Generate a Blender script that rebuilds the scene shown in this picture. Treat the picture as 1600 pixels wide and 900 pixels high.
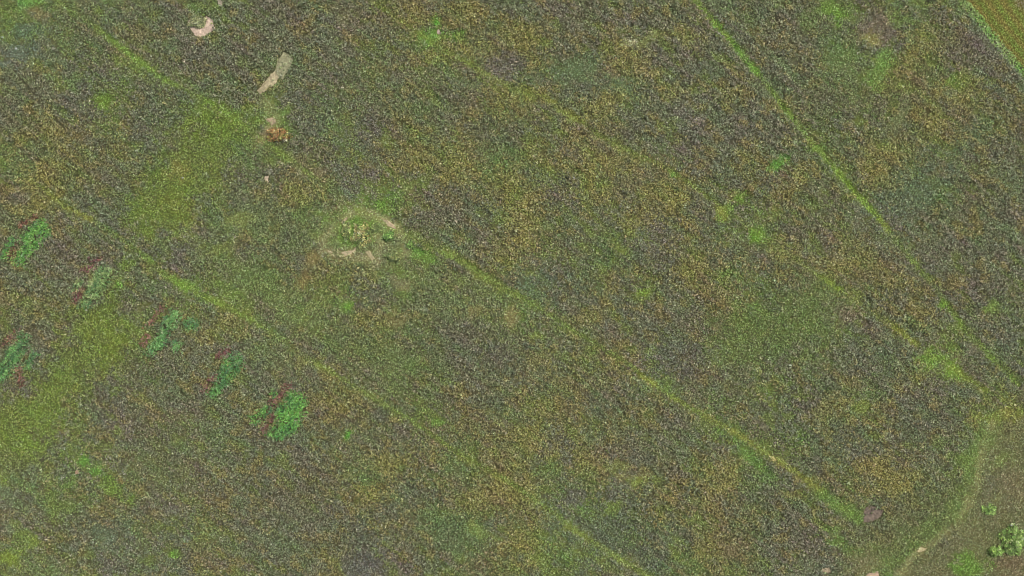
import bpy, math
import numpy as np

for o in list(bpy.data.objects):
    bpy.data.objects.remove(o)
S = bpy.context.scene
COL = S.collection

# ------------------------------------------------------------------ camera
M_PER_PX = 0.06                      # a photo pixel (1600 wide) on the ground
CAM_H = 120.0
cam_d = bpy.data.cameras.new('camera')
cam_d.sensor_width = 36.0
cam_d.lens = 36.0 * CAM_H / (1600 * M_PER_PX)
cam_d.clip_start = 0.5
cam_d.clip_end = 20000
cam = bpy.data.objects.new('camera', cam_d)
cam.location = (0, 0, CAM_H)
cam.rotation_euler = (0, 0, 0)
COL.objects.link(cam)
S.camera = cam

# ------------------------------------------------------------------ sky and sun
SUN_EL, SUN_AZ = math.radians(54), math.radians(48)     # azimuth clockwise from +Y
w = bpy.data.worlds.new('World'); S.world = w; w.use_nodes = True
nt = w.node_tree
sky = nt.nodes.new('ShaderNodeTexSky'); sky.sky_type = 'NISHITA'
sky.sun_disc = False; sky.sun_elevation = SUN_EL; sky.sun_rotation = SUN_AZ
sky.dust_density = 2.5
bg = nt.nodes['Background']; bg.inputs['Strength'].default_value = 0.11
nt.links.new(sky.outputs[0], bg.inputs['Color'])
sun_d = bpy.data.lights.new('sun', 'SUN'); sun_d.energy = 4.2
sun_d.angle = math.radians(0.6); sun_d.color = (1.0, 0.96, 0.90)
sun = bpy.data.objects.new('sun', sun_d); COL.objects.link(sun)
sun.rotation_euler = (math.pi / 2 - SUN_EL, 0, -SUN_AZ + math.pi)
sun.location = (60, 60, 110)
S.view_settings.view_transform = 'Standard'
S.view_settings.look = 'None'
S.view_settings.exposure = 0.0
S.view_settings.gamma = 1.0
S.view_settings.use_curve_mapping = False
S.cycles.pixel_filter_type = 'BLACKMAN_HARRIS'; S.cycles.filter_width = 1.0
GAIN = np.array([1.65, 1.74, 1.86])

# ------------------------------------------------------------------ helpers
rng = np.random.default_rng(7)

def wx(x): return (np.asarray(x, float) - 800.0) * M_PER_PX
def wy(y): return (450.0 - np.asarray(y, float)) * M_PER_PX

def lin(c):
    c = np.asarray(c, float) / 255.0
    return np.where(c <= 0.04045, c / 12.92, ((c + 0.055) / 1.055) ** 2.4)

def _hash(ix, iy, seed):
    h = (ix.astype(np.int64) * 374761393 + iy.astype(np.int64) * 668265263 + seed * 982451653) & 0xFFFFFFFF
    h = ((h ^ (h >> 13)) * 1274126177) & 0xFFFFFFFF
    h = (h ^ (h >> 16)) & 0xFFFFFFFF
    return h / 4294967295.0

def vnoise(x, y, seed=0):                      # smooth value noise, -1..1
    ix = np.floor(x); iy = np.floor(y)
    fx = x - ix; fy = y - iy
    fx = fx * fx * (3 - 2 * fx); fy = fy * fy * (3 - 2 * fy)
    a = _hash(ix, iy, seed); b = _hash(ix + 1, iy, seed)
    c = _hash(ix, iy + 1, seed); d = _hash(ix + 1, iy + 1, seed)
    return ((a * (1 - fx) + b * fx) * (1 - fy) + (c * (1 - fx) + d * fx) * fy) * 2 - 1

def fbm(x, y, seed=0, n=3):
    r = 0; a = 1.0; t = 0
    for k in range(n):
        r = r + a * vnoise(x * 2 ** k, y * 2 ** k, seed + 31 * k); t += a; a *= 0.55
    return r / t * 1.3

def sstep(a, b, x):
    t = np.clip((x - a) / (b - a), 0, 1)
    return t * t * (3 - 2 * t)

def d_line(x, y, pts):
    d = np.full(x.shape, 1e9)
    for (x0, y0), (x1, y1) in zip(pts[:-1], pts[1:]):
        dx, dy = x1 - x0, y1 - y0
        t = np.clip(((x - x0) * dx + (y - y0) * dy) / (dx * dx + dy * dy + 1e-9), 0, 1)
        d = np.minimum(d, np.hypot(x - x0 - t * dx, y - y0 - t * dy))
    return d

def d_poly(x, y, pts):                         # signed, negative inside
    d = d_line(x, y, list(pts) + [pts[0]])
    ins = np.zeros(x.shape, bool)
    n = len(pts)
    for i in range(n):
        x0, y0 = pts[i]; x1, y1 = pts[(i + 1) % n]
        c = ((y0 > y) != (y1 > y)) & (x < (x1 - x0) * (y - y0) / ((y1 - y0) + 1e-9) + x0)
        ins ^= c
    return np.where(ins, -d, d)

def d_ell(x, y, cx, cy, rx, ry, ang=0):
    c, s = math.cos(math.radians(ang)), math.sin(math.radians(ang))
    u = (x - cx) * c + (y - cy) * s; v = -(x - cx) * s + (y - cy) * c
    return (np.sqrt((u / rx) ** 2 + (v / ry) ** 2) - 1) * min(rx, ry)

def mesh_from(name, co, sizes, idx, colors, mat, smooth=False):
    me = bpy.data.meshes.new(name)
    co = np.ascontiguousarray(co, np.float32)
    sizes = np.asarray(sizes, np.int32)
    me.vertices.add(len(co)); me.vertices.foreach_set('co', co.ravel())
    me.loops.add(len(idx)); me.loops.foreach_set('vertex_index', np.asarray(idx, np.int32))
    me.polygons.add(len(sizes))
    st = np.zeros(len(sizes), np.int32); st[1:] = np.cumsum(sizes)[:-1]
    me.polygons.foreach_set('loop_start', st)
    if colors is not None:
        at = me.color_attributes.new('tint', 'FLOAT_COLOR', 'POINT')
        c4 = np.ones((len(co), 4), np.float32); c4[:, :3] = colors
        at.data.foreach_set('color', c4.ravel())
    me.materials.append(mat)
    me.update(calc_edges=True); me.validate()
    return me

def link(name, me, parent=None, loc=None):
    o = bpy.data.objects.new(name, me)
    COL.objects.link(o)
    if parent: o.parent = parent
    if loc is not None: o.location = loc
    return o

def tag(o, label=None, cat=None, group=None, kind=None):
    if label: o['label'] = label
    if cat: o['category'] = cat
    if group: o['group'] = group
    if kind: o['kind'] = kind
    return o

# ------------------------------------------------------------------ materials
def leaf_mat(name, rough=0.65, trans=0.25):
    m = bpy.data.materials.new(name); m.use_nodes = True
    t = m.node_tree; t.nodes.clear()
    out = t.nodes.new('ShaderNodeOutputMaterial')
    at = t.nodes.new('ShaderNodeAttribute'); at.attribute_name = 'tint'
    nz = t.nodes.new('ShaderNodeTexNoise'); nz.inputs['Scale'].default_value = 14.0
    nz.inputs['Detail'].default_value = 3.0
    geo = t.nodes.new('ShaderNodeNewGeometry')
    t.links.new(geo.outputs['Position'], nz.inputs['Vector'])
    mr = t.nodes.new('ShaderNodeMapRange')
    mr.inputs['To Min'].default_value = 0.5; mr.inputs['To Max'].default_value = 1.5
    mr.inputs['From Min'].default_value = 0.25; mr.inputs['From Max'].default_value = 0.75
    t.links.new(nz.outputs['Fac'], mr.inputs['Value'])
    mx = t.nodes.new('ShaderNodeVectorMath'); mx.operation = 'SCALE'
    t.links.new(at.outputs['Color'], mx.inputs[0]); t.links.new(mr.outputs[0], mx.inputs['Scale'])
    p = t.nodes.new('ShaderNodeBsdfPrincipled')
    p.inputs['Roughness'].default_value = rough
    p.inputs['Specular IOR Level'].default_value = 0.25
    t.links.new(mx.outputs[0], p.inputs['Base Color'])
    tr = t.nodes.new('ShaderNodeBsdfTranslucent'); t.links.new(mx.outputs[0], tr.inputs['Color'])
    ms = t.nodes.new('ShaderNodeMixShader'); ms.inputs['Fac'].default_value = trans
    t.links.new(p.outputs[0], ms.inputs[1]); t.links.new(tr.outputs[0], ms.inputs[2])
    t.links.new(ms.outputs[0], out.inputs['Surface'])
    return m

def soil_mat(name, use_attr=True, col=(0.1, 0.08, 0.05), bump=0.6):
    m = bpy.data.materials.new(name); m.use_nodes = True
    t = m.node_tree
    p = t.nodes['Principled BSDF']; p.inputs['Roughness'].default_value = 0.95
    p.inputs['Specular IOR Level'].default_value = 0.1
    geo = t.nodes.new('ShaderNodeNewGeometry')
    nz = t.nodes.new('ShaderNodeTexNoise'); nz.inputs['Scale'].default_value = 5.0
    nz.inputs['Detail'].default_value = 6.0; nz.inputs['Roughness'].default_value = 0.7
    t.links.new(geo.outputs['Position'], nz.inputs['Vector'])
    mr = t.nodes.new('ShaderNodeMapRange')
    mr.inputs['From Min'].default_value = 0.3; mr.inputs['From Max'].default_value = 0.7
    mr.inputs['To Min'].default_value = 0.6; mr.inputs['To Max'].default_value = 1.35
    t.links.new(nz.outputs['Fac'], mr.inputs['Value'])
    mx = t.nodes.new('ShaderNodeVectorMath'); mx.operation = 'SCALE'
    if use_attr:
        at = t.nodes.new('ShaderNodeAttribute'); at.attribute_name = 'tint'
        t.links.new(at.outputs['Color'], mx.inputs[0])
    else:
        mx.inputs[0].default_value = col
    t.links.new(mr.outputs[0], mx.inputs['Scale'])
    t.links.new(mx.outputs[0], p.inputs['Base Color'])
    bp = t.nodes.new('ShaderNodeBump'); bp.inputs['Strength'].default_value = bump
    bp.inputs['Distance'].default_value = 0.08
    t.links.new(nz.outputs['Fac'], bp.inputs['Height']); t.links.new(bp.outputs[0], p.inputs['Normal'])
    return m

M_LEAF = leaf_mat('leaves')
M_SOIL = soil_mat('soil')
M_BARE = soil_mat('bare_earth', bump=0.9)
M_WOOD = soil_mat('bark', False, (0.09, 0.06, 0.04))
M_STONE = soil_mat('pale_stone_rough', False, (0.45, 0.45, 0.43), 0.5)

# ------------------------------------------------------------------ what grows where (photo pixels on the ground plane)
#        mean colour       height  spacing class
PAL = {
    'k': ((98, 98, 74),  .48),
    'o': ((100, 99, 70),  .40),
    'g': ((97, 107, 65),  .30),
    'G': ((101, 118, 58), .24),
    'y': ((109, 117, 52), .24),
    'Y': ((116, 110, 66), .50),
    't': ((94, 102, 73),  .24),
    'p': ((102, 98, 84),  .36),
    'd': ((90, 91, 74),   .42),
    'T': ((124, 116, 88), .12),
}
C00 = "GGgtkkgk ttogkkkk okdgogkk okdGkdgk oYoYdgGG".split()
C10 = "kkkoYoYk kkkkoGoY okkgkogp gdgoogoY gkgdooog".split()
C20 = "kkokkokg Ykkokkko gttYkkkk Yootkpkk okYokpkk".split()
C30 = "ogGkgkko ktgpgYpp kogGYgpk kggGYoYk kgkoYYtY".split()
C01 = "goYkkggg oYokkGyd oYkdGyok okgkdpkg kkkokkGg".split()
C11 = "ggdoYYYg kYgpGkkY kgTGGkkd okgggoko goYdGgoY".split()
C21 = "gYYogkkY YpYoYYok YokdYkkG YgggpYtg tkgooYYt".split()
C31 = "kooYYtok YooYtgok oooptook okYokkkk YgYYkokk".split()
C02 = "YYkGkGkG okkyooYo kkgyGkkk dGkkokok oGkpookk".split()
C12 = "ogGkgkko gooYgodg kooogokd kkYogooo kkYooGYo".split()
C22 = "GookkkYG ogokkogG tkYYpdgg oYokgook gYtokoGo".split()
C32 = "gggkYkdg ogkokokd kgkdoGok Gkkgokok dkoYkkoY".split()
C03 = "GdGogggk tkGdggkk tgkYokYk kkktgdgk GgopkdYk".split()
C13 = "kkookYgY kkYgYgoY kkkYtkYY dkkdoogt kkYpkkgY".split()
C23 = "YpYookkG YgYtokYg YpGdYYog YtgGtkYo gGtokgYg".split()
C33 = "Gkdkkkgg koYYYogo kkGkoggo kkgogogG ktoGooGo".split()
GRID = []
for row in ((C00, C10, C20, C30), (C01, C11, C21, C31), (C02, C12, C22, C32), (C03, C13, C23, C33)):
    for r in range(5):
        GRID.append(''.join(c[r] for c in row))
LET = 'kogGyYtpdT'
GIDX = np.array([[LET.index(ch) for ch in r] for r in GRID])
PCOL = np.array([PAL[c][0] for c in LET], float)
PCOL = PCOL * .72 + np.array([99, 102, 69]) * .28
PHGT = np.array([PAL[c][1] for c in LET], float)

# patches: (shape, colour, plant height, alpha, edge softness px, colour jitter)
YG = (118, 122, 56); BG = (92, 138, 50)
TRACKS = {
 'A': [(1075,-30),(1085,0),(1120,40),(1140,62),(1180,110),(1210,150),(1250,200),(1290,250),(1330,295),(1365,332),(1385,357),(1410,390),(1440,425),(1475,470),(1500,505),(1540,550),(1590,600)],
 'B': [(560,-10),(640,42),(728,98),(770,122),(830,150),(905,190),(960,224),(1050,268),(1130,325),(1195,372),(1280,432),(1312,452),(1390,505),(1432,540),(1500,585),(1600,645)],
 'B2': [(845,245),(880,280),(930,340),(945,360),(980,400),(1005,430)],
 'C': [(-20,235),(70,295),(100,320),(150,345),(200,380),(235,405),(270,435),(320,463),(392,498),(490,563),(567,611),(640,655),(720,708),(800,755),(880,812),(925,845),(965,870),(1030,908)],
 'D': [(60,-20),(150,42),(210,90),(260,125),(320,155),(392,203),(470,262),(560,328),(640,370),(740,420),(820,467),(900,518),(985,570),(1020,600),(1075,635),(1110,655),(1160,682),(1210,716),(1240,735),(1280,762),(1310,790),(1342,806)],
}
PATCH = []
def soften(c):
    c = np.array(c, float); g = c.mean()
    return tuple(g + (c - g) * .92 + np.array([4, 5, -1]))
def L(pts, hw, col, h, a=0.9, soft=3, jit=.5):
    col = soften(col); PATCH.append((lambda x, y: d_line(x, y, pts) - hw - 1.0, col, h, a, soft, jit))
def E(cx, cy, rx, ry, col, h, a=0.85, soft=6, ang=0, jit=1):
    col = soften(col); PATCH.append((lambda x, y: d_ell(x, y, cx, cy, rx, ry, ang), col, h, a, soft, jit))
def P(pts, col, h, a=0.9, soft=5, jit=1):
    col = soften(col); PATCH.append((lambda x, y: d_poly(x, y, pts), col, h, a, soft, jit))

# broad yellow-green sward on the left
P([(205,340),(240,260),(290,215),(345,180),(370,215),(330,290),(285,350),(235,360)], (98,115,42), .22, .55, 26)
P([(120,480),(185,470),(195,530),(165,590),(110,620),(60,690),(0,740),(-40,740),(-40,650),(30,620),(90,560)], (98,116,42), .2, .58, 26)
for a in ((640,440,110,34,32),(420,340,80,30,30),(360,420,90,26,30),(560,540,120,36,30),(760,470,80,26,30),(450,480,80,30,30),(430,560,60,20,30)):
    E(a[0], a[1], a[2], a[3], (100,116,62), .22, .36, 16, a[4])
E(280,268,16,12,(118,112,60),.2,.6,8)
# smooth pale places
E(900,105,26,13,(88,104,70),.12,.8,10,-25); E(972,136,26,15,(90,106,74),.12,.8,10,10)
E(1008,62,16,6,(112,118,70),.1,.85,6,-30); E(985,68,7,4,(150,148,130),.06,.8,4)
E(785,98,24,17,(98,88,84),.25,.7,10); E(1340,345,12,16,(104,104,84),.12,.7,8,-30)
E(1367,45,24,22,(108,94,82),.2,.7,12); E(1405,182,8,26,(104,112,76),.12,.75,6,25)
E(1315,402,14,7,(120,116,92),.14,.6,6); E(630,447,16,8,(112,106,74),.12,.8,6,15)
E(742,486,9,8,(118,112,68),.12,.8,5); E(800,492,9,14,(120,112,72),.12,.85,5)
E(620,500,16,9,(116,108,70),.14,.7,6); E(997,742,24,5,(116,106,72),.14,.7,6,-8)
E(1145,860,14,8,(116,104,76),.14,.7,6); E(895,780,18,12,(98,90,82),.3,.7,8)
E(170,830,26,16,(82,92,72),.18,.7,12); E(270,800,24,9,(104,98,88),.2,.6,10,-10)
E(570,885,26,22,(90,86,84),.26,.7,14); E(960,840,62,28,(80,84,74),.34,.5,20,35)
E(850,445,40,18,(82,96,76),.22,.55,16); E(1420,300,50,28,(84,98,76),.24,.55,18,-20)
E(1500,560,22,8,(108,100,82),.14,.6,6,-35); E(1325,490,20,14,(116,98,82),.28,.6,8)
E(25,85,24,16,(88,98,88),.14,.7,8); E(60,22,12,8,(122,104,76),.2,.7,6,25); E(38,48,24,14,(80,96,80),.2,.6,10)
E(540,20,26,14,(104,100,72),.16,.6,8); E(1545,480,12,10,(108,128,60),.14,.8,5)
# bright green places
E(672,55,20,12,(92,128,54),.12,.85,6,-30); E(712,56,15,9,(98,132,54),.12,.8,5); E(684,37,6,8,(86,146,50),.12,.8,4,-40)
E(545,478,5,5,(100,140,56),.12,.85,3); E(530,463,6,7,(118,130,68),.1,.8,4)
E(595,325,22,12,(88,122,46),.16,.75,8,35); E(645,393,12,8,(86,128,48),.16,.8,5); E(670,400,10,14,(92,122,52),.14,.7,6,40)
E(560,355,40,22,(94,122,52),.14,.75,10,10); E(1218,256,13,8,(88,132,54),.12,.85,5,-35)
E(1386,92,16,14,(94,126,56),.12,.7,5); E(1371,122,14,22,(94,122,58),.12,.65,6,15); E(1310,25,14,9,(96,130,50),.14,.8,5,30)
E(1292,12,12,9,(96,124,52),.16,.7,6); E(1410,32,14,9,(98,124,56),.16,.6,6); E(1500,125,16,12,(98,128,52),.14,.7,7)
E(1315,90,22,13,(92,112,62),.14,.65,9); E(1258,38,12,14,(92,114,60),.16,.6,7); E(1360,65,11,7,(128,126,68),.14,.7,5)
E(1180,368,15,9,(94,130,46),.14,.85,5,30); E(1150,318,14,9,(98,128,48),.16,.75,6,-40); E(1128,340,7,10,(110,130,58),.12,.8,5,-30)
E(1052,270,8,5,(86,134,56),.14,.8,4,40); E(1140,425,14,8,(92,120,52),.18,.6,6)
E(1472,478,7,8,(96,134,44),.14,.85,4); E(1455,560,16,13,(96,128,50),.16,.75,7); E(1492,578,16,10,(102,134,46),.14,.8,6,25)
E(1350,635,9,8,(114,124,54),.16,.7,5); E(1005,460,10,7,(112,134,52),.14,.85,4); E(838,524,8,7,(116,130,62),.14,.75,4)
E(1185,520,60,42,(90,106,54),.2,.55,24); E(1255,490,40,44,(90,106,54),.2,.5,22)
E(1125,42,10,6,(88,142,54),.1,.85,4,35); E(1272,232,10,6,(94,128,52),.14,.7,5)
E(960,728,14,6,(112,118,60),.16,.6,5); E(858,730,16,10,(92,116,56),.18,.6,7); E(998,750,14,6,(116,128,56),.14,.75,5)
E(955,792,10,8,(108,126,56),.16,.7,5); E(1090,815,16,9,(104,122,60),.16,.7,6,35); E(1320,850,24,9,(90,126,52),.16,.7,8,40)
E(685,660,10,7,(100,134,54),.14,.8,4); E(545,680,5,6,(84,146,52),.14,.85,3); E(675,805,16,14,(88,112,62),.18,.5,8)
E(720,830,40,34,(84,102,64),.24,.55,14); E(745,828,12,6,(110,124,64),.14,.7,5,35)
E(130,722,8,8,(86,134,52),.14,.8,5); E(150,737,8,6,(86,132,54),.14,.75,5); E(178,760,20,10,(98,126,46),.16,.65,7,35)
E(272,866,7,6,(92,142,46),.14,.85,3); E(320,845,14,10,(108,116,58),.2,.6,7); E(45,838,24,7,(104,122,54),.16,.65,6,35)
E(15,870,20,9,(108,124,46),.16,.7,7); E(95,787,22,12,(96,116,48),.2,.55,9,30); E(50,700,36,16,(98,118,42),.2,.5,12)
E(42,2,14,6,(88,132,60),.14,.7,5); E(160,160,14,9,(96,122,46),.16,.7,7); E(110,128,18,9,(92,118,58),.2,.5,8); E(350,190,45,18,(98,118,44),.2,.5,14)
E(430,185,24,14,(94,118,56),.14,.75,8,50); E(447,240,26,10,(98,114,52),.16,.6,8,25); E(455,300,22,8,(98,112,58),.14,.6,7,40)
E(195,412,14,8,(104,126,50),.14,.75,5,20); E(187,446,4,4,(98,150,50),.14,.85,3); E(480,640,60,20,(112,104,56),.4,.35,18)
E(290,440,14,5,(98,132,50),.12,.75,4,30); E(375,340,16,10,(112,120,66),.14,.7,7); E(345,390,20,10,(112,118,58),.18,.5,8)
# ochre weeds standing tall
for a in ((650,28,22,16),(735,12,20,14),(700,80,26,14),(752,85,18,12),(795,152,20,12),(985,95,36,17),(820,60,24,18),(940,165,26,14),(960,150,16,10),
          (1440,70,20,16),(1420,95,18,13),(1395,130,20,13),(1515,125,16,12),(1490,155,22,10),(1460,195,24,12),(718,262,26,19),(650,250,26,14),(795,290,14,18),(818,350,22,28),
          (850,250,16,12),(1360,270,26,14),(1370,245,20,12),(1255,275,16,14),(1080,420,26,18),(1240,400,30,14),(1310,420,26,14),(1390,440,20,14),
          (65,270,24,16),(52,290,14,12),(90,215,10,22),(65,320,26,8),(460,300,26,18),(500,430,14,22),(575,430,10,14),(785,400,16,18),(575,500,16,14),
          (530,640,16,12),(760,770,40,22),(800,760,30,16),(830,690,40,20),(590,720,16,12),(620,720,18,12),(815,850,26,26),(1130,735,22,14),(1110,770,14,10),
          (1105,855,14,22),(1390,745,30,17),(1370,730,16,10),(1400,765,20,10),(905,720,12,8),(585,775,14,9),(1185,600,14,10),(1290,640,20,10),(1435,580,8,9),
          (960,255,24,12),(940,300,26,12),(1030,300,22,14),(1060,320,20,14),(985,345,22,14),(930,270,12,10),(1130,150,18,10),(1045,140,18,8),(970,560,24,14),(920,500,30,12),
          (840,560,18,20),(840,640,20,14),(1075,60,18,8),(222,50,10,8),(350,505,20,8)):
    E(a[0], a[1], a[2], a[3], (126,117,60), .58, .45, 11, (a[0] * 7 + a[1]) % 70 - 35)
for a in ((438,18,26,12),(905,30,20,10),(230,60,26,10),(760,560,40,16),(730,520,40,18),(700,330,26,16),(765,380,14,12),(1150,590,14,14),(1170,600,10,7),
          (1385,160,18,12),(1280,160,22,16),(1235,60,16,10),(1495,80,26,20),(1540,100,18,14),(980,290,14,8),(330,420,20,14),(170,280,30,22),(110,420,30,14),(20,720,14,10),
          (460,780,60,24),(250,700,20,12),(1480,680,26,14),(300,860,20,10),(540,850,24,14),(270,550,20,10),(230,580,24,16),(1360,590,18,9)):
    E(a[0], a[1], a[2], a[3], (98,90,72), .5, .42, 14, (a[0] * 5 + a[1]) % 70 - 35)
# short smooth grass of the bottom right corner beyond the faint path
P([(1548,650),(1600,640),(1680,640),(1680,960),(1395,960),(1410,890),(1450,860),(1495,825),(1515,780),(1530,700)], (102,100,68), .14, .7, 12)
E(1585,760,26,24,(112,102,74),.18,.45,12); E(1545,765,16,14,(92,88,72),.18,.6,10); E(1580,885,20,14,(110,92,70),.2,.6,10)
E(1560,720,14,10,(100,116,60),.14,.6,8); E(1515,885,24,16,(90,124,46),.2,.8,8); E(1475,690,24,10,(98,116,58),.18,.6,8); E(1505,720,20,16,(96,116,54),.18,.65,9)
P([(1310,820),(1400,790),(1500,740),(1520,770),(1480,830),(1400,880),(1330,900)], (96,98,60), .2, .45, 18)
E(1565,650,34,9,(120,126,52),.2,.75,6,-12); E(1573,645,10,7,(122,116,62),.2,.7,4)
E(1360,880,30,14,(110,104,76),.12,.6,8)
# the grassy ring round the worn ground in the middle
P([(485,400),(505,365),(535,335),(562,325),(600,335),(625,352),(645,378),(640,396),(610,410),(585,420),(565,404),(530,400)], (112,116,76), .10, .45, 9)
P([(530,345),(560,335),(590,345),(604,355),(590,375),(565,385),(535,378)], (92,118,52), .16, .8, 6)
WORN = (132,122,92)
L([(492,398),(510,366),(535,343),(558,330)], 4, WORN, .07, .55, 4, .9); L([(558,329),(590,338),(618,356),(640,380),(636,394)], 6, WORN, .07, .62, 4, .9)
L([(510,393),(540,398),(562,400),(590,412)], 5, WORN, .07, .55, 4, .9); L([(590,372),(600,385),(590,402)], 6, WORN, .07, .7, 5, .9); L([(572,360),(596,368)], 3, WORN, .08, .5, 4, .9)
L([(485,410),(490,400)], 8, (120,108,68), .1, .8, 5); L([(478,430),(470,445)], 7, (122,106,66), .12, .7, 5); E(525,440,20,12,(100,112,56),.16,.5,8)
L([(465,250),(470,270)], 9, (122,112,80), .1, .75, 5); E(500,268,12,6,(116,106,80),.12,.7,5,-15); E(415,212,16,11,(132,118,88),.08,.85,5,-35); L([(400,150),(418,160)], 4, (128,120,88), .08, .8, 4)
L([(414,160),(428,180),(432,195)], 7, (112,116,74), .1, .8, 5)
E(625,440,12,6,(104,104,76),.12,.6,5)
for pts, hw in (([(640,365),(680,380),(740,420)], 4), ([(700,392),(760,430),(812,462)], 4), ([(745,430),(820,470)], 3)):
    L(pts, hw, (104,116,52), .14, .65, 5)
L([(720,712),(760,735),(800,756)], 4, (116,114,56), .2, .6, 4)
L([(500,570),(520,583)], 3, YG, .14, .6, 4)
L([(330,440),(392,480)], 8, (100,124,46), .14, .5, 8)
L([(20,815),(65,850)], 4, (110,124,54), .14, .6, 4)
# grassed wheel tracks
L(TRACKS['B'], 2.0, (112,124,58), .14, .72, 2.5); L(TRACKS['B2'], 1.6, (112,120,58), .14, .6, 2.5)
L(TRACKS['C'], 2.2, (108,126,58), .14, .72, 2.5); L(TRACKS['D'], 2.2, (108,126,58), .14, .72, 2.5)
L(TRACKS['A'], 3.0, (106,130,52), .12, .8, 2.5)
for pts, c_ in (([(815,134),(865,160),(912,192)], YG), ([(1120,322),(1135,340)], YG), ([(1280,430),(1312,452)], (116,132,50)), ([(1390,505),(1432,538)], (122,128,52)), ([(1490,575),(1540,610)], (114,128,52)),
        ([(70,295),(100,320),(150,347)], (124,124,56)), ([(222,398),(240,408)], (106,134,56)), ([(255,425),(292,452)], (102,132,52)), ([(322,463),(392,500)], (108,130,52)),
        ([(885,822),(925,845),(965,872),(1010,900)], (114,126,60)), ([(170,58),(210,90),(258,124),(272,132)], (104,130,56)), ([(320,155),(345,170),(370,187)], (104,130,52)),
        ([(1000,585),(1022,600)], (122,128,56)), ([(1050,620),(1080,640)], (118,128,56)), ([(1105,652),(1160,682),(1210,716),(1240,735),(1290,770)], (126,126,60)),
        ([(1140,62),(1165,92),(1180,112)], (98,138,54)), ([(1310,268),(1335,300),(1362,328)], (112,138,52)), ([(1372,340),(1388,360)], (122,138,54))):
    L(pts, 3.2, c_, .11, .8, 3, .9)
L([(1285,770),(1310,792),(1345,812)], 8, (92,120,54), .14, .65, 5)
L([(1150,690),(1180,720),(1205,745)], 6, (88,120,52), .16, .6, 6)
L([(1552,650),(1530,700),(1515,760),(1490,800),(1440,835),(1390,870)], 14, (96,116,58), .18, .66, 8)
L([(1550,660),(1535,700),(1525,760),(1505,800),(1490,825),(1460,845),(1430,865),(1410,890),(1400,915)], 4.5, (122,120,80), .09, .7, 4)

# ruts: narrow wheel furrows without plants
RUTS = [[(6,25),(25,48)], [(70,50),(105,86)], [(25,112),(65,160),(108,207)], [(1150,62),(1200,128)], [(1262,206),(1300,250)],
        [(770,718),(788,738)], [(378,530),(398,552)], [(560,715),(600,760)], [(620,585),(660,610)], [(250,760),(300,800)], [(1180,118),(1200,145)],
        [(1000,10),(1050,60),(1090,100)], [(590,600),(560,580),(515,545)], [(110,765),(145,800)], [(60,225),(30,200),(0,170)], [(1200,330),(1220,352)]]

# corner of the next field
F0, F1 = (1497.0, 0.0), (1600.0, 124.0)
fdx, fdy = F1[0] - F0[0], F1[1] - F0[1]
fl = math.hypot(fdx, fdy)
def field_d(x, y):                              # px beyond the boundary, positive inside the next field
    return ((x - F0[0]) * fdy - (y - F0[1]) * fdx) / fl

# green plots and their red fringes
PLOTS = [
 dict(green=[(62,343),(72,345),(79,358),(73,374),(63,384),(59,396),(46,405),(39,417),(23,415),(20,405),(28,395),(33,385),(37,370),(45,358),(55,348)],
      wing=[([(22,372),(8,402)], 4)], red=[([(34,353),(56,340)], 4.5), ([(15,400),(25,388)], 3.5)], tone=((88,150,64),(118,166,74),(78,120,88)), redc=(140,84,60),
      label='green plot with an orange fringe on its upper left, topmost at the left edge'),
 dict(green=[(160,412),(178,420),(182,428),(175,440),(165,450),(158,462),(148,475),(135,482),(124,480),(132,465),(138,455),(141,440),(148,428),(155,420)],
      wing=[([(116,450),(130,440)], 4)], red=[([(135,424),(154,406)], 5), ([(119,470),(128,454)], 4.5)], tone=((104,140,86),(140,158,96),(72,116,80)), redc=(132,66,74),
      label='loose pale green plot with two crimson tufts, second from the top on the left'),
 dict(green=[(35,520),(48,525),(48,540),(40,555),(30,567),(22,580),(10,592),(-4,602),(-14,590),(-6,578),(10,560),(15,545),(25,535)],
      wing=[([(44,570),(57,553)], 5)], red=[([(3,540),(27,520)], 4.5), ([(31,580),(34,598)], 7)], tone=((84,136,74),(108,160,86),(66,108,76)), redc=(132,76,66),
      label='green plot cut by the left picture edge, red patch at its foot'),
 dict(green=[(265,482),(280,485),(286,495),(278,508),(265,520),(262,535),(255,545),(240,555),(230,551),(240,535),(248,525),(252,512),(255,500),(258,490)],
      wing=[([(296,506),(304,508)], 9), ([(276,538),(277,544)], 6)], red=[([(253,481),(236,505)], 4), ([(224,537),(231,526)], 5)], tone=((86,142,76),(112,160,92),(74,118,82)), redc=(138,82,72),
      label='ragged green plot with two small detached grassy tufts on its right'),
 dict(green=[(362,552),(375,552),(382,562),(380,572),(370,585),(362,598),(350,612),(340,622),(330,620),(327,612),(336,602),(342,590),(345,578),(345,570),(355,560)],
      wing=[], red=[([(342,557),(358,546)], 5), ([(322,610),(334,590)], 4)], tone=((80,132,72),(96,152,72),(70,112,84)), redc=(132,74,72),
      label='narrow green plot with two dark red tufts, between the ragged one and the biggest'),
 dict(green=[(455,610),(470,613),(481,628),(478,645),(470,660),(462,675),(445,686),(430,687),(418,681),(425,668),(435,655),(432,640),(440,628),(450,618)],
      wing=[([(401,656),(419,637)], 7), ([(425,612),(428,616)], 4)], red=[([(425,630),(452,603)], 5.5), ([(413,670),(428,652)], 5)], tone=((86,150,66),(112,172,72),(62,104,74)), redc=(134,82,70),
      label='biggest and brightest green plot, lowest of the row, a red stripe through it'),
]
def plot_mask(x, y):
    m = np.full(x.shape, 1e9)
    for p in PLOTS:
        m = np.minimum(m, d_poly(x, y, p['green']))
        for pts, hw in p['wing'] + p['red']:
            m = np.minimum(m, d_line(x, y, pts) - hw)
    return m

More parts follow.
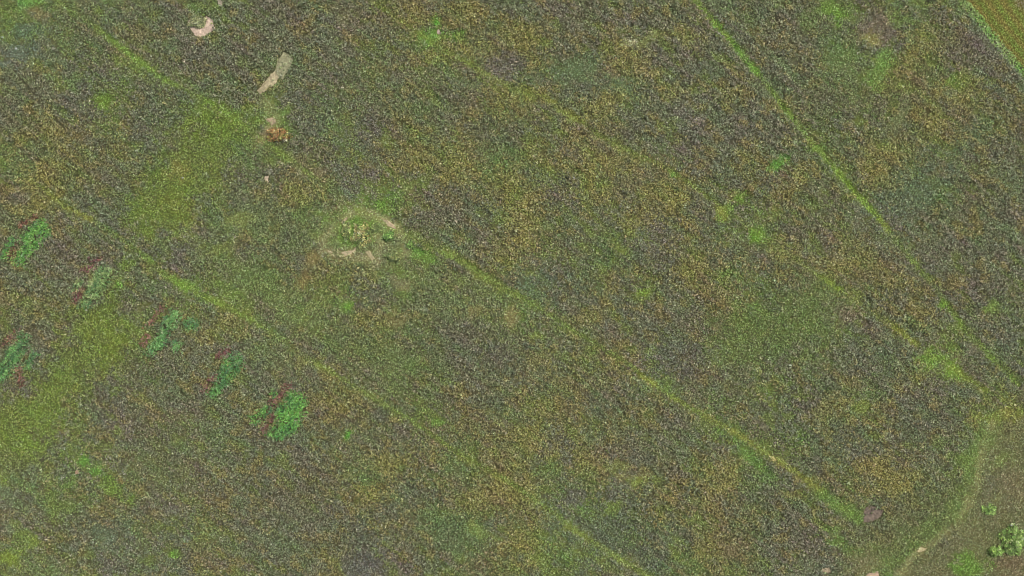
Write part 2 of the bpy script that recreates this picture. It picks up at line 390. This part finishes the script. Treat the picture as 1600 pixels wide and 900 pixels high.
# worn earth: (name of shape, colour)
BARE = [
 ([(292,32),(299,46),(302,54),(312,58),(323,55),(335,45),(333,31),(322,26),(314,30),(306,28)], (184,160,142), 'pinkish worn earth showing round the olive bush near the top edge'),
 ([(340,0),(348,2),(347,8),(341,6)], (166,152,134), 'small pale bare spot at the top edge right of the olive bush'),
 ([(443,82),(455,86),(458,95),(452,108),(442,124),(436,120),(430,112),(434,92)], (138,134,104), 'pale grey green worn patch at the head of the earth strip'),
 ([(430,112),(436,122),(430,132),(420,137),(408,147),(401,142),(414,128),(424,114)], (162,148,118), 'tan bare earth strip below the pale worn patch'),
 ([(414,186),(428,184),(432,192),(424,196)], (158,138,112), 'small tan bare spot just above the rust coloured shrub'),
 ([(414,274),(420,276),(421,284),(417,286),(414,281)], (188,168,144), 'small cream bare spot left of the brown weeds'),
 ([(532,346),(541,338),(543,342),(536,350)], (168,150,118), 'cream bare spot at the upper left of the worn ring'),
 ([(596,341),(606,344),(620,356),(616,359),(606,352)], (166,146,118), 'cream diagonal scrape on the upper right of the worn ring'),
 ([(512,390),(521,393),(520,396),(513,393)], (176,160,130), 'tiny cream scrape at the lower left of the worn ring'),
 ([(533,394),(546,392),(556,387),(555,392),(546,399),(538,399)], (172,154,124), 'cream bare patch along the bottom of the worn ring'),
 ([(568,391),(577,391),(586,404),(580,406)], (160,146,112), 'pale diagonal scrape at the lower right of the worn ring'),
 ([(1352,792),(1362,789),(1379,798),(1376,808),(1362,814),(1348,817),(1350,803)], (112,98,86), 'grey brown squarish bare patch at the end of the grassy track'),
 ([(1432,860),(1440,855),(1449,856),(1443,862),(1434,864)], (176,158,122), 'tan bare spot on the faint curved path at the lower right'),
 ([(1285,889),(1296,887),(1299,893),(1289,896)], (172,152,124), 'cream bare spot at the bottom edge, left of the pink one'),
 ([(1355,896),(1372,893),(1374,906),(1352,906)], (178,148,126), 'pinkish bare patch cut by the bottom edge'),
 ([(681,46),(686,47),(690,53),(684,54)], (172,150,136), 'small pinkish bare spot in the smooth green patch near the top'),
 ([(117,735),(123,735),(123,740),(118,740)], (172,142,120), 'tiny pinkish bare spot at the lower left'),
 ([(1201,711),(1207,713),(1213,719),(1209,720)], (190,172,118), 'straw coloured worn spot on the long grassy track'),
]

# ------------------------------------------------------------------ plant sampling
def sample(x, y, r):
    """colour (display), height, for points in photo pixels"""
    n = len(x)
    wxx = x + 20 * vnoise(x / 26, y / 26, 1) + 9 * vnoise(x / 9, y / 9, 2) + r.normal(0, 15, n)
    wyy = y + 20 * vnoise(x / 26, y / 26, 3) + 9 * vnoise(x / 9, y / 9, 4) + r.normal(0, 15, n)
    gi = np.clip((wxx / 50).astype(int), 0, 31); gj = np.clip((wyy / 45).astype(int), 0, 19)
    out = (wxx < -25) | (wxx > 1625) | (wyy < -25) | (wyy > 925)
    k = GIDX[gj, gi]
    alt = np.clip(((vnoise(x / 40, y / 40, 5) + 1) * 2.2).astype(int), 0, 3)
    k = np.where(out, alt, k)
    col = PCOL[k].copy(); h = PHGT[k].copy()
    # streaks along the old drilling direction and soft mottling
    a = math.radians(36)
    u = x * math.cos(a) + y * math.sin(a); v = -x * math.sin(a) + y * math.cos(a)
    st = fbm(u / 60, v / 5.5, 11, 2); mo = fbm(x / 34, y / 34, 12, 3); m2 = fbm(x / 12, y / 12, 13, 2)
    gsh = 0.55 * st + 0.55 * mo
    col[:, 0] *= 1 - 0.075 * gsh; col[:, 1] *= 1 + 0.075 * gsh; col[:, 2] *= 1 - 0.10 * gsh
    col *= (1 + 0.06 * m2 + 0.09 * st)[:, None]
    h *= 1 - 0.3 * st + 0.12 * mo
    # tufts: grass runs, ochre clumps and grey clumps a metre or so across, drawn out along the drilling
    rn = r.normal(0, .10, n)
    tg = sstep(.22, .5, fbm(u / 26, v / 9, 301, 3) + rn) * .62 * sstep(-.5, .2, fbm(x / 70, y / 70, 302, 2))
    ty = sstep(.2, .45, fbm(u / 17, v / 11, 311, 3) + rn) * .55 * np.where(np.isin(k, (5, 0, 1)), 1, .35)
    td = sstep(.24, .5, fbm(u / 20, v / 12, 321, 3) + rn) * .5
    for tt, cc_, hh_ in ((td, (86, 88, 71), .54), (ty, (132, 118, 64), .58), (tg, (110, 124, 58), .16)):
        col = col * (1 - tt[:, None]) + np.array(cc_, float) * tt[:, None]; h = h * (1 - tt) + hh_ * tt
    h *= np.exp(.34 * fbm(u / 11, v / 6, 331, 2) + .32 * fbm(x / 7.5, y / 7.5, 601, 2))
    lum = col @ np.array([.3, .6, .1]); col = col * (1 + .5 * (101.0 / lum - 1))[:, None]   # plants here are about equally pale
    patch = np.zeros(n)
    nz = fbm(x / 11, y / 11, 21, 3)
    for i, (f, c, ph, al, so, jit) in enumerate(PATCH):
        d = f(x, y)
        near = d < so * 3
        if not near.any(): continue
        kn = 1.7 if jit == 1 else .5
        dd = d[near] + so * kn * nz[near] + r.normal(0, so * 0.35, near.sum())
        t = min(al * 1.02, .95) * (1 - sstep(-so * .5, so * .8, dd))
        if jit < 1:                                   # tracks are broken up along their length
            xx, yy = x[near], y[near]
            t = t * np.clip(0.85 + 0.75 * vnoise(xx / 22, yy / 22, 400 + i), 0.45, 1)
        col[near] = col[near] * (1 - t[:, None]) + np.array(c, float) * t[:, None]
        h[near] = h[near] * (1 - t) + ph * t
        patch[near] = np.maximum(patch[near], t) if jit < 1 else patch[near]
    return col, h, k, patch

def plants_mesh(name, X, Y, Z, col, H, r, leaves=5, size=None, spread=1.0, flat=0.0, mat=None, gain=True, jit=0.28):
    """each plant: a whorl of small leaf blades at uneven heights"""
    n = len(X)
    if size is None: size = np.full(n, 0.12)
    N = n * leaves
    rep = lambda a: np.repeat(a, leaves)
    ang = r.uniform(0, 2 * np.pi, N)
    tilt = r.uniform(-0.25, 0.95, N) * (1 - flat)            # up-slope of blade
    Ln = rep(size) * r.uniform(0.75, 1.5, N)
    Wd = Ln * r.uniform(0.34, 0.56, N)
    hh = rep(H) * r.uniform(0.45, 1.0, N)
    bx = rep(X) + r.normal(0, 0.035, N) * spread; by = rep(Y) + r.normal(0, 0.035, N) * spread
    dx, dy = np.cos(ang), np.sin(ang)
    px_, py_ = -dy, dx
    roll = r.normal(0, 0.45, N) * (1 - flat * .6)
    ct, st_ = np.cos(tilt), np.sin(tilt)
    cr, sr = np.cos(roll), np.sin(roll)
    base = np.stack([bx, by, rep(Z) + hh], 1)
    mid = base + np.stack([dx * ct, dy * ct, st_], 1) * (Ln * .5)[:, None]
    tip = base + np.stack([dx * ct, dy * ct, st_ * 0.55], 1) * Ln[:, None]
    side = np.stack([px_ * cr, py_ * cr, sr], 1) * Wd[:, None]
    co = np.stack([base, mid + side, tip, mid - side], 1).reshape(-1, 3)
    minz = 0.012
    co[:, 2] = np.maximum(co[:, 2], minz)
    c = lin(col)
    if gain: c = c * GAIN
    b = np.exp(r.normal(0, jit, n))[:, None]
    pale = np.clip((b - 1.15) * .55, 0, .4)                   # highlights put into the colour: brightest plants fade towards straw-grey
    c = c * (1 - pale) + (c.mean(1, keepdims=True) * np.array([1.12, 1.06, .82])) * pale
    c = c * b * np.exp(r.normal(0, 0.04, (n, 3)))
    cl = np.repeat(c, leaves, 0) * np.exp(r.normal(0, 0.18, N))[:, None]
    cl = np.clip(cl, 0.004, 0.75)
    cv = np.repeat(cl, 4, 0)
    return mesh_from(name, co, np.full(N, 4), np.arange(N * 4), cv, mat or M_LEAF)

# ------------------------------------------------------------------ ground
gx = np.concatenate([[-6000, -1500, -400, -140, -80], np.arange(-62, 62.01, 0.5), [80, 140, 400, 1500, 6000]])
gy = np.concatenate([[-6000, -1500, -400, -140, -60], np.arange(-42, 42.01, 0.5), [60, 140, 400, 1500, 6000]])
GX, GY = np.meshgrid(gx, gy)
nx, ny = len(gx), len(gy)
gco = np.stack([GX.ravel(), GY.ravel(), np.zeros(nx * ny)], 1)
ii = (np.arange(ny - 1)[:, None] * nx + np.arange(nx - 1)[None]).ravel()
gidx = np.stack([ii, ii + 1, ii + nx + 1, ii + nx], 1).ravel()
gpx = gco[:, 0] / M_PER_PX + 800; gpy = 450 - gco[:, 1] / M_PER_PX
scol, sh, _, _ = sample(gpx, gpy, np.random.default_rng(3))
short = (1 - sstep(.12, .34, sh))[:, None]
litter = lin((76, 75, 56))
gcol = (litter * .5 + lin(scol) * .45) * (1 - short) + lin(scol) * np.array([1.2, 1.1, 1.1]) * short  # litter and plant colour, darkened under tall plants to paint shade in gaps
far = (np.maximum(np.abs(gco[:, 0]) - 62, np.abs(gco[:, 1]) - 42) > 0)[:, None]
gcol = np.where(far, lin((88, 88, 58)), gcol)
ground = tag(link('ground', mesh_from('ground', gco, np.full(len(ii), 4), gidx, gcol, M_SOIL)), 'earth and litter under the weeds, coloured dark as shade in the gaps', 'ground', kind='structure')

def sheet(name, dist, bbox, z, color_fn, mat, cell=0.10, dome=0.0):
    """irregular low sheet of earth laid on the ground where dist(px) < 0"""
    x0, y0, x1, y1 = bbox
    X = np.arange(wx(x0), wx(x1) + cell, cell); Y = np.arange(wy(y1), wy(y0) + cell, cell)
    XX, YY = np.meshgrid(X, Y); mx, my = len(X), len(Y)
    px_, py_ = XX / M_PER_PX + 800, 450 - YY / M_PER_PX
    d = dist(px_, py_) + 1.6 * fbm(px_ / 5, py_ / 5, 77, 3)
    inside = d < 0
    keep = inside[:-1, :-1] & inside[1:, :-1] & inside[:-1, 1:] & inside[1:, 1:]
    jj, kk = np.nonzero(keep)
    q = np.stack([jj * mx + kk, jj * mx + kk + 1, (jj + 1) * mx + kk + 1, (jj + 1) * mx + kk], 1)
    used, inv = np.unique(q, return_inverse=True)
    zz = z + dome * np.clip(-d, 0, 6) / 6 * (1 + .6 * vnoise(px_ / 2.2, py_ / 2.2, 5))
    co = np.stack([XX.ravel(), YY.ravel(), zz.ravel()], 1)[used]
    col = color_fn(px_.ravel()[used], py_.ravel()[used])
    ctr = co.mean(0); ctr[2] = 0
    me = mesh_from(name, co - ctr, np.full(len(q), 4), inv.ravel(), col, mat)
    return link(name, me, loc=ctr)

# corner field sheet
FP = [(1497, 0), (1600, 124), (1700, 244), (1900, 244), (1900, -240), (1298, -240)]
def fcol(x, y):
    d = field_d(x, y)
    s = np.sin(d / 19.0 * 2 * np.pi + 1.2 * vnoise(x / 40, y / 40, 8))[:, None] * .5 + .5
    return (lin((104, 108, 50)) * s + lin((112, 102, 54)) * (1 - s)) * .9
nf = sheet('field', lambda x, y: d_poly(x, y, FP) + 6, (1290, -245, 1905, 250), 0.006, fcol, M_SOIL, cell=0.3)
tag(nf, 'corner of the next field with ochre and green drill rows', 'field', kind='structure')

# worn earth
for pts, c, lab in BARE:
    xs = [p[0] for p in pts]; ys = [p[1] for p in pts]
    def cf(x, y, c=c):
        return lin((c[0] * .99, c[1] * 1.01, c[2])) * 1.05 * (1 + .22 * fbm(x / 4, y / 4, 9, 3))[:, None]
    o = sheet('bare_soil', lambda x, y, pts=pts: d_poly(x, y, pts) - 0.6, (min(xs) - 3, min(ys) - 3, max(xs) + 3, max(ys) + 3), 0.006, cf, M_BARE, cell=0.07, dome=0.05)
    tag(o, lab, 'bare soil', kind='structure')

# ------------------------------------------------------------------ shrubs (things standing in the field): x, y, rx, ry px, height m, colours, label
SHRUBS = [
 (309, 34, 10.5, 8.5, 0.6, ((112,108,78),(124,118,86)), 'olive rounded bush on pinkish bare earth near the top edge'),
 (433, 211, 15, 13, 1.1, ((156,112,68),(104,98,52),(128,88,58)), 'rust and yellow shrub beside the tan bare ground at upper left'),
 (564, 367, 11, 14, 0.8, ((146,122,76),(88,96,50)), 'tan tipped shrub in the middle of the worn ring'),
 (541, 360, 6, 11, 0.7, ((120,112,66),(92,104,56)), 'small olive shrub on the left inside the worn ring'),
 (590, 356, 8, 6, 0.7, ((100,108,58),(84,92,50)), 'small dark green shrub on the right inside the worn ring'),
 (608, 368, 5.5, 6, 0.7, ((72,104,46),(86,118,50)), 'little deep green bush on bare ground right of the ring centre'),
 (642, 382, 6, 5, 0.7, ((74,100,46),(90,112,50)), 'little deep green bush just outside the ring on its right'),
 (618, 402, 13, 7, 0.8, ((82,92,52),(110,108,62)), 'dark green shrub below the worn ring on its right'),
 (1583, 846, 17, 20, 1.2, ((118,152,58),(98,132,50),(138,160,84)), 'largest lime green shrub at the lower right edge'),
 (1553, 860, 9.5, 9, 0.9, ((120,158,52),(104,140,46)), 'bright lime bush just left of the largest lime shrub'),
 (1546, 795, 10, 6, 0.8, ((112,150,56),(98,130,54)), 'small lime bush alone above the largest lime shrub'),
]
def shrub_mask(x, y):
    m = np.full(x.shape, 1e9)
    for s in SHRUBS:
        m = np.minimum(m, d_ell(x, y, s[0], s[1], s[2], s[3]))
    return m

# ------------------------------------------------------------------ the mass of weeds and grass
def jgrid(x0, x1, y0, y1, s, r):
    X, Y = np.meshgrid(np.arange(x0, x1, s), np.arange(y0, y1, s * .95))
    X = X + (np.arange(X.shape[0]) % 2)[:, None] * s * .5
    X = X.ravel() + r.uniform(-.42, .42, X.size) * s; Y = Y.ravel() + r.uniform(-.42, .42, Y.size) * s
    return X, Y
IN = 0.15
X1, Y1 = jgrid(-48.8, 48.8, -27.8, 27.8, IN, rng)
X2, Y2 = jgrid(-60, 60, -39, 39, 0.27, rng)
mrg = (np.abs(X2) > 48.8) | (np.abs(Y2) > 27.8)
X = np.concatenate([X1, X2[mrg]]); Y = np.concatenate([Y1, Y2[mrg]])
SZ = np.concatenate([np.full(len(X1), 0.10), np.full(mrg.sum(), 0.165)])
PX, PY = X / M_PER_PX + 800, 450 - Y / M_PER_PX
keep = field_d(PX, PY) < -1 + rng.normal(0, 1, len(PX))
keep &= (plot_mask(PX, PY) > rng.normal(-1, 2.0, len(PX))) | (rng.uniform(0, 1, len(PX)) < .34)
keep &= shrub_mask(PX, PY) > rng.normal(-4, 3, len(PX))
bd = np.full(len(PX), 1e9)
for pts, c, lab in BARE: bd = np.minimum(bd, d_poly(PX, PY, pts))
keep &= (bd + 1.6 * fbm(PX / 5, PY / 5, 77, 3) > 1.0) | ((rng.uniform(0, 1, len(PX)) < 0.2) & (fbm(PX / 4, PY / 4, 78, 2) > -.1))
rd = np.full(len(PX), 1e9)
for pts in RUTS: rd = np.minimum(rd, d_line(PX, PY, pts) + 1.2 * vnoise(PX / 9, PY / 9, 55))
keep &= (rd > .9)
clump = fbm(PX / 7.5, PY / 7.5, 601, 2)                     # tussocks with gaps between them
trk = np.min([d_line(PX, PY, TRACKS[q]) for q in TRACKS], axis=0) < 5
keep &= trk | (clump > -.58) | (rng.uniform(0, 1, len(PX)) < .5)
X, Y, SZ, PX, PY = X[keep], Y[keep], SZ[keep], PX[keep], PY[keep]
col, H, K, TR = sample(PX, PY, rng); H = H * .84
H = np.clip(H * np.exp(rng.normal(0, .26, len(H))), .04, .95)
SZ = SZ * (0.8 + 0.55 * np.clip(H, 0, .6))
is_tr = TR > .45
yel = (col[:, 0] > col[:, 1] * 1.03) & (col[:, 2] < col[:, 0] * .62)
grn = (col[:, 1] > col[:, 0] * 1.04)
kinds = [('track_grass', is_tr, 'short yellow green grass along the old wheel tracks crossing the field', 'grass'),
         ('yellow_weeds', ~is_tr & yel, 'ochre yellow flowering weeds in drifts across the field', 'weeds'),
         ('meadow_grass', ~is_tr & ~yel & grn, 'green grass and clover in patches through the field', 'grass'),
         ('dry_weeds', ~is_tr & ~yel & ~grn, 'grey brown dense dry weeds covering most of the field', 'weeds')]
for nm, m, lab, cat in kinds:
    me = plants_mesh(nm, X[m], Y[m], np.zeros(m.sum()), col[m], H[m], rng, 4, SZ[m])
    tag(link(nm, me), lab, cat, kind='stuff')

# next field: short rows, and its lush green margin
Xf, Yf = jgrid(wx(1440), 60, wy(240), 39, 0.17, rng)
fx, fy = Xf / M_PER_PX + 800, 450 - Yf / M_PER_PX
fd = field_d(fx, fy) + 1.2 * fbm(fx / 10, fy / 10, 61, 2)
m = fd > 9
s = np.sin(field_d(fx, fy) / 19.0 * 2 * np.pi + 1.2 * vnoise(fx / 40, fy / 40, 8)) + .5 * vnoise(fx / 7, fy / 7, 62) + rng.normal(0, .15, len(fx))
t = np.clip(s * .5 + .5, 0, 1)[:, None]
fc = np.array([104, 122, 54]) * t + np.array([122, 113, 58]) * (1 - t)
gcorner = (1 - sstep(0, 14, np.hypot(fx - 1597, fy - 2) - 6))[:, None]
fc = fc * (1 - gcorner) + np.array([120, 112, 90]) * gcorner
tag(link('drill_rows', plants_mesh('drill_rows', Xf[m], Yf[m], np.zeros(m.sum()), fc[m], np.clip(.10 + .05 * t[m, 0], 0, 1), rng, 4, np.full(m.sum(), .085), jit=.14)),
    'short ochre and green crop rows in the top right corner field', 'crop rows', kind='stuff')
m = (fd > -3) & (fd <= 11)
mc = np.where((np.sin(fx / 9) + rng.normal(0, .6, len(fx)) > 0.2)[:, None], np.array([98, 130, 60]), np.array([112, 128, 72]))
tag(link('field_margin', plants_mesh('field_margin', Xf[m], Yf[m], np.zeros(m.sum()), mc[m], rng.uniform(.12, .3, m.sum()), rng, 5, np.full(m.sum(), .11))),
    'lush green grass margin along the edge of the corner field', 'grass', kind='stuff')

# ------------------------------------------------------------------ green plots
def scatter_in(dist, bbox, s, r, soft=1.0):
    Xs, Ys = jgrid(wx(bbox[0]), wx(bbox[2]), wy(bbox[3]), wy(bbox[1]), s, r)
    px_, py_ = Xs / M_PER_PX + 800, 450 - Ys / M_PER_PX
    uu, vv = px_ * .55 - py_ * .83, px_ * .83 + py_ * .55
    d = dist(px_, py_) + 2.2 * fbm(uu / 16, vv / 3.5, 91, 2) + r.normal(0, soft, len(px_))
    k = (d < 0) & ((fbm(uu / 20, vv / 2.6, 92, 2) > -.3) | (r.uniform(0, 1, len(d)) < .35))
    return Xs[k], Ys[k], px_[k], py_[k], -d[k]

for ip, p in enumerate(PLOTS):
    g = np.array(p['green'], float)
    cx, cy = g.mean(0)
    root = bpy.data.objects.new('plant_plot', None); COL.objects.link(root)
    root.location = (wx(cx), wy(cy), 0); root.empty_display_size = .5
    tag(root, p['label'], 'plant plot', 'green plots in the left part of the field')
    allp = [tuple(q) for q in p['green']] + [q for pts, hw in p['wing'] + p['red'] for q in pts]
    xs = [q[0] for q in allp]; ys = [q[1] for q in allp]
    bb = (min(xs) - 14, min(ys) - 14, max(xs) + 14, max(ys) + 14)
    dg = lambda x, y: np.minimum(d_poly(x, y, p['green']), np.min([d_line(x, y, a) - b for a, b in p['wing']], axis=0) if p['wing'] else 1e9)
    dr = lambda x, y: np.min([d_line(x, y, a) - b * .75 for a, b in p['red']], axis=0)
    for part, dist, red in (('green_foliage', dg, False), ('red_foliage', dr, True)):
        Xs, Ys, px_, py_, dep = scatter_in(dist, bb, .115, rng, 2.4)
        n = len(Xs)
        nz = fbm((px_ * .55 - py_ * .83) / 16, (px_ * .83 + py_ * .55) / 5, 100 + ip, 2) + rng.normal(0, .35, n)
        if red:
            cc = np.array(p['redc'], float)[None] * (1 + .16 * nz[:, None]) + (np.array([14, 10, -8]) * rng.uniform(-1, 1, n)[:, None])
            g_ = cc.mean(1, keepdims=True); cc = (g_ + (cc - g_) * .55) * np.array([.92, .86, .78])
            hh = rng.uniform(.28, .55, n)
        else:
            a, b, c = [np.array(v, float) for v in p['tone']]
            t1 = np.clip(nz * 1.1, 0, 1)[:, None]; t2 = np.clip(-nz * 1.1, 0, 1)[:, None]
            cc = a * (1 - t1 - t2) + b * t1 + c * t2
            g_ = cc.mean(1, keepdims=True); cc = (g_ + (cc - g_) * .74) * np.array([.93, .92, .78])
            hh = (.35 + .035 * np.clip(dep, 0, 10)) * rng.uniform(.7, 1.25, n)
        me = plants_mesh(part, Xs - wx(cx), Ys - wy(cy), np.zeros(n), cc, hh, rng, 6, np.full(n, .09))
        link(part, me, root)

# ------------------------------------------------------------------ shrubs: stem, branches, crown of leaves
def tube(verts, faces, a, b, ra, rb, k=6):
    a, b = np.array(a, float), np.array(b, float)
    d = b - a; d /= np.linalg.norm(d)
    u = np.cross(d, [0.3, 0.9, 0.2]); u /= np.linalg.norm(u); v = np.cross(d, u)
    s = len(verts)
    for q, rr in ((a, ra), (b, rb)):
        for i in range(k):
            t = 2 * math.pi * i / k
            verts.append(q + (u * math.cos(t) + v * math.sin(t)) * rr)
    for i in range(k):
        faces.append((s + i, s + (i + 1) % k, s + k + (i + 1) % k, s + k + i))
for (sx, sy, rx, ry, ht, cols, lab) in SHRUBS:
    root = bpy.data.objects.new('shrub', None); COL.objects.link(root)
    root.location = (wx(sx), wy(sy), 0); ht *= .55
    tag(root, lab, 'shrub', 'shrubs scattered over the field')
    RX, RY = rx * M_PER_PX, ry * M_PER_PX
    verts, faces = [], []
    tube(verts, faces, (0, 0, 0), (0.02, 0.01, ht * .45), .045, .03)
    for k in range(7):
        t = 2 * math.pi * k / 7 + rng.uniform(-.3, .3); f = rng.uniform(.45, .75)
        tube(verts, faces, (0, 0, ht * rng.uniform(.1, .4)), (RX * f * math.cos(t), RY * f * math.sin(t), ht * rng.uniform(.5, .75)), .022, .008)
    co = np.array(verts)
    link('stem', mesh_from('stem', co, np.full(len(faces), 4), np.array(faces).ravel(), None, M_WOOD), root)
    n = int((260 if sx == 309 else 125) * (RX * RY) / .4) + 60
    # lumpy dome of leaf whorls
    t = rng.uniform(0, 2 * np.pi, n); rr = rng.uniform(0, 1, n) ** .62 * 1.12
    edge = 1 + .5 * vnoise(np.cos(t) * 2.3 + sx, np.sin(t) * 2.3 + sy, 41)
    x = RX * rr * edge * np.cos(t); y = RY * rr * edge * np.sin(t)
    lump = 1 + .35 * fbm(x / .35 + sx, y / .35 + sy, 43, 2)
    zt = ht * np.sqrt(np.clip(1 - .8 * rr ** 2, .05, 1)) * lump
    z = zt * rng.uniform(.55, 1.0, n) ** .6
    ci = rng.integers(0, len(cols), n)
    ci = np.where(rng.uniform(0, 1, n) < .6, np.clip(((fbm(x / .3, y / .3, 47, 2) + .9) * .55 * len(cols)).astype(int), 0, len(cols) - 1), ci)
    mixw = .9 if sx == 433 else .62 if sx < 700 else .42
    cc = np.array(cols, float)[ci] * mixw + np.array([100, 110, 66]) * (1 - mixw)
    cc = cc * np.exp(rng.normal(0, .22, n))[:, None]
    me = plants_mesh('crown', x, y, z * .75, cc, z * .25 + .05, rng, 6, np.full(n, .11), spread=1.6)
    link('crown', me, root)

# ------------------------------------------------------------------ pale stones lying in the grass
import bmesh
for i, (sx, sy, s, lab) in enumerate(((4, 58, .12, 'pale stone at the left edge near the top'), (25, 76, .12, 'white stone in the smooth grey green patch at upper left'),
                        (286, 278, .10, 'small white stone in the broad yellow green sward'))):
    bm = bmesh.new(); bmesh.ops.create_icosphere(bm, subdivisions=2, radius=1)
    for v in bm.verts:
        f = 1 + .3 * float(vnoise(np.array([v.co.x * 1.4 + i * 9]), np.array([v.co.y * 1.4 + v.co.z * 2]), 70)[0])
        v.co = (v.co.x * s * 1.2 * f, v.co.y * s * .9 * f, max(v.co.z, -.4) * s * .8 * f)
    me = bpy.data.meshes.new('stone'); bm.to_mesh(me); bm.free(); me.materials.append(M_STONE)
    tag(link('stone', me, loc=(wx(sx), wy(sy), s * .3)), lab, 'stone', 'pale stones in the grass')
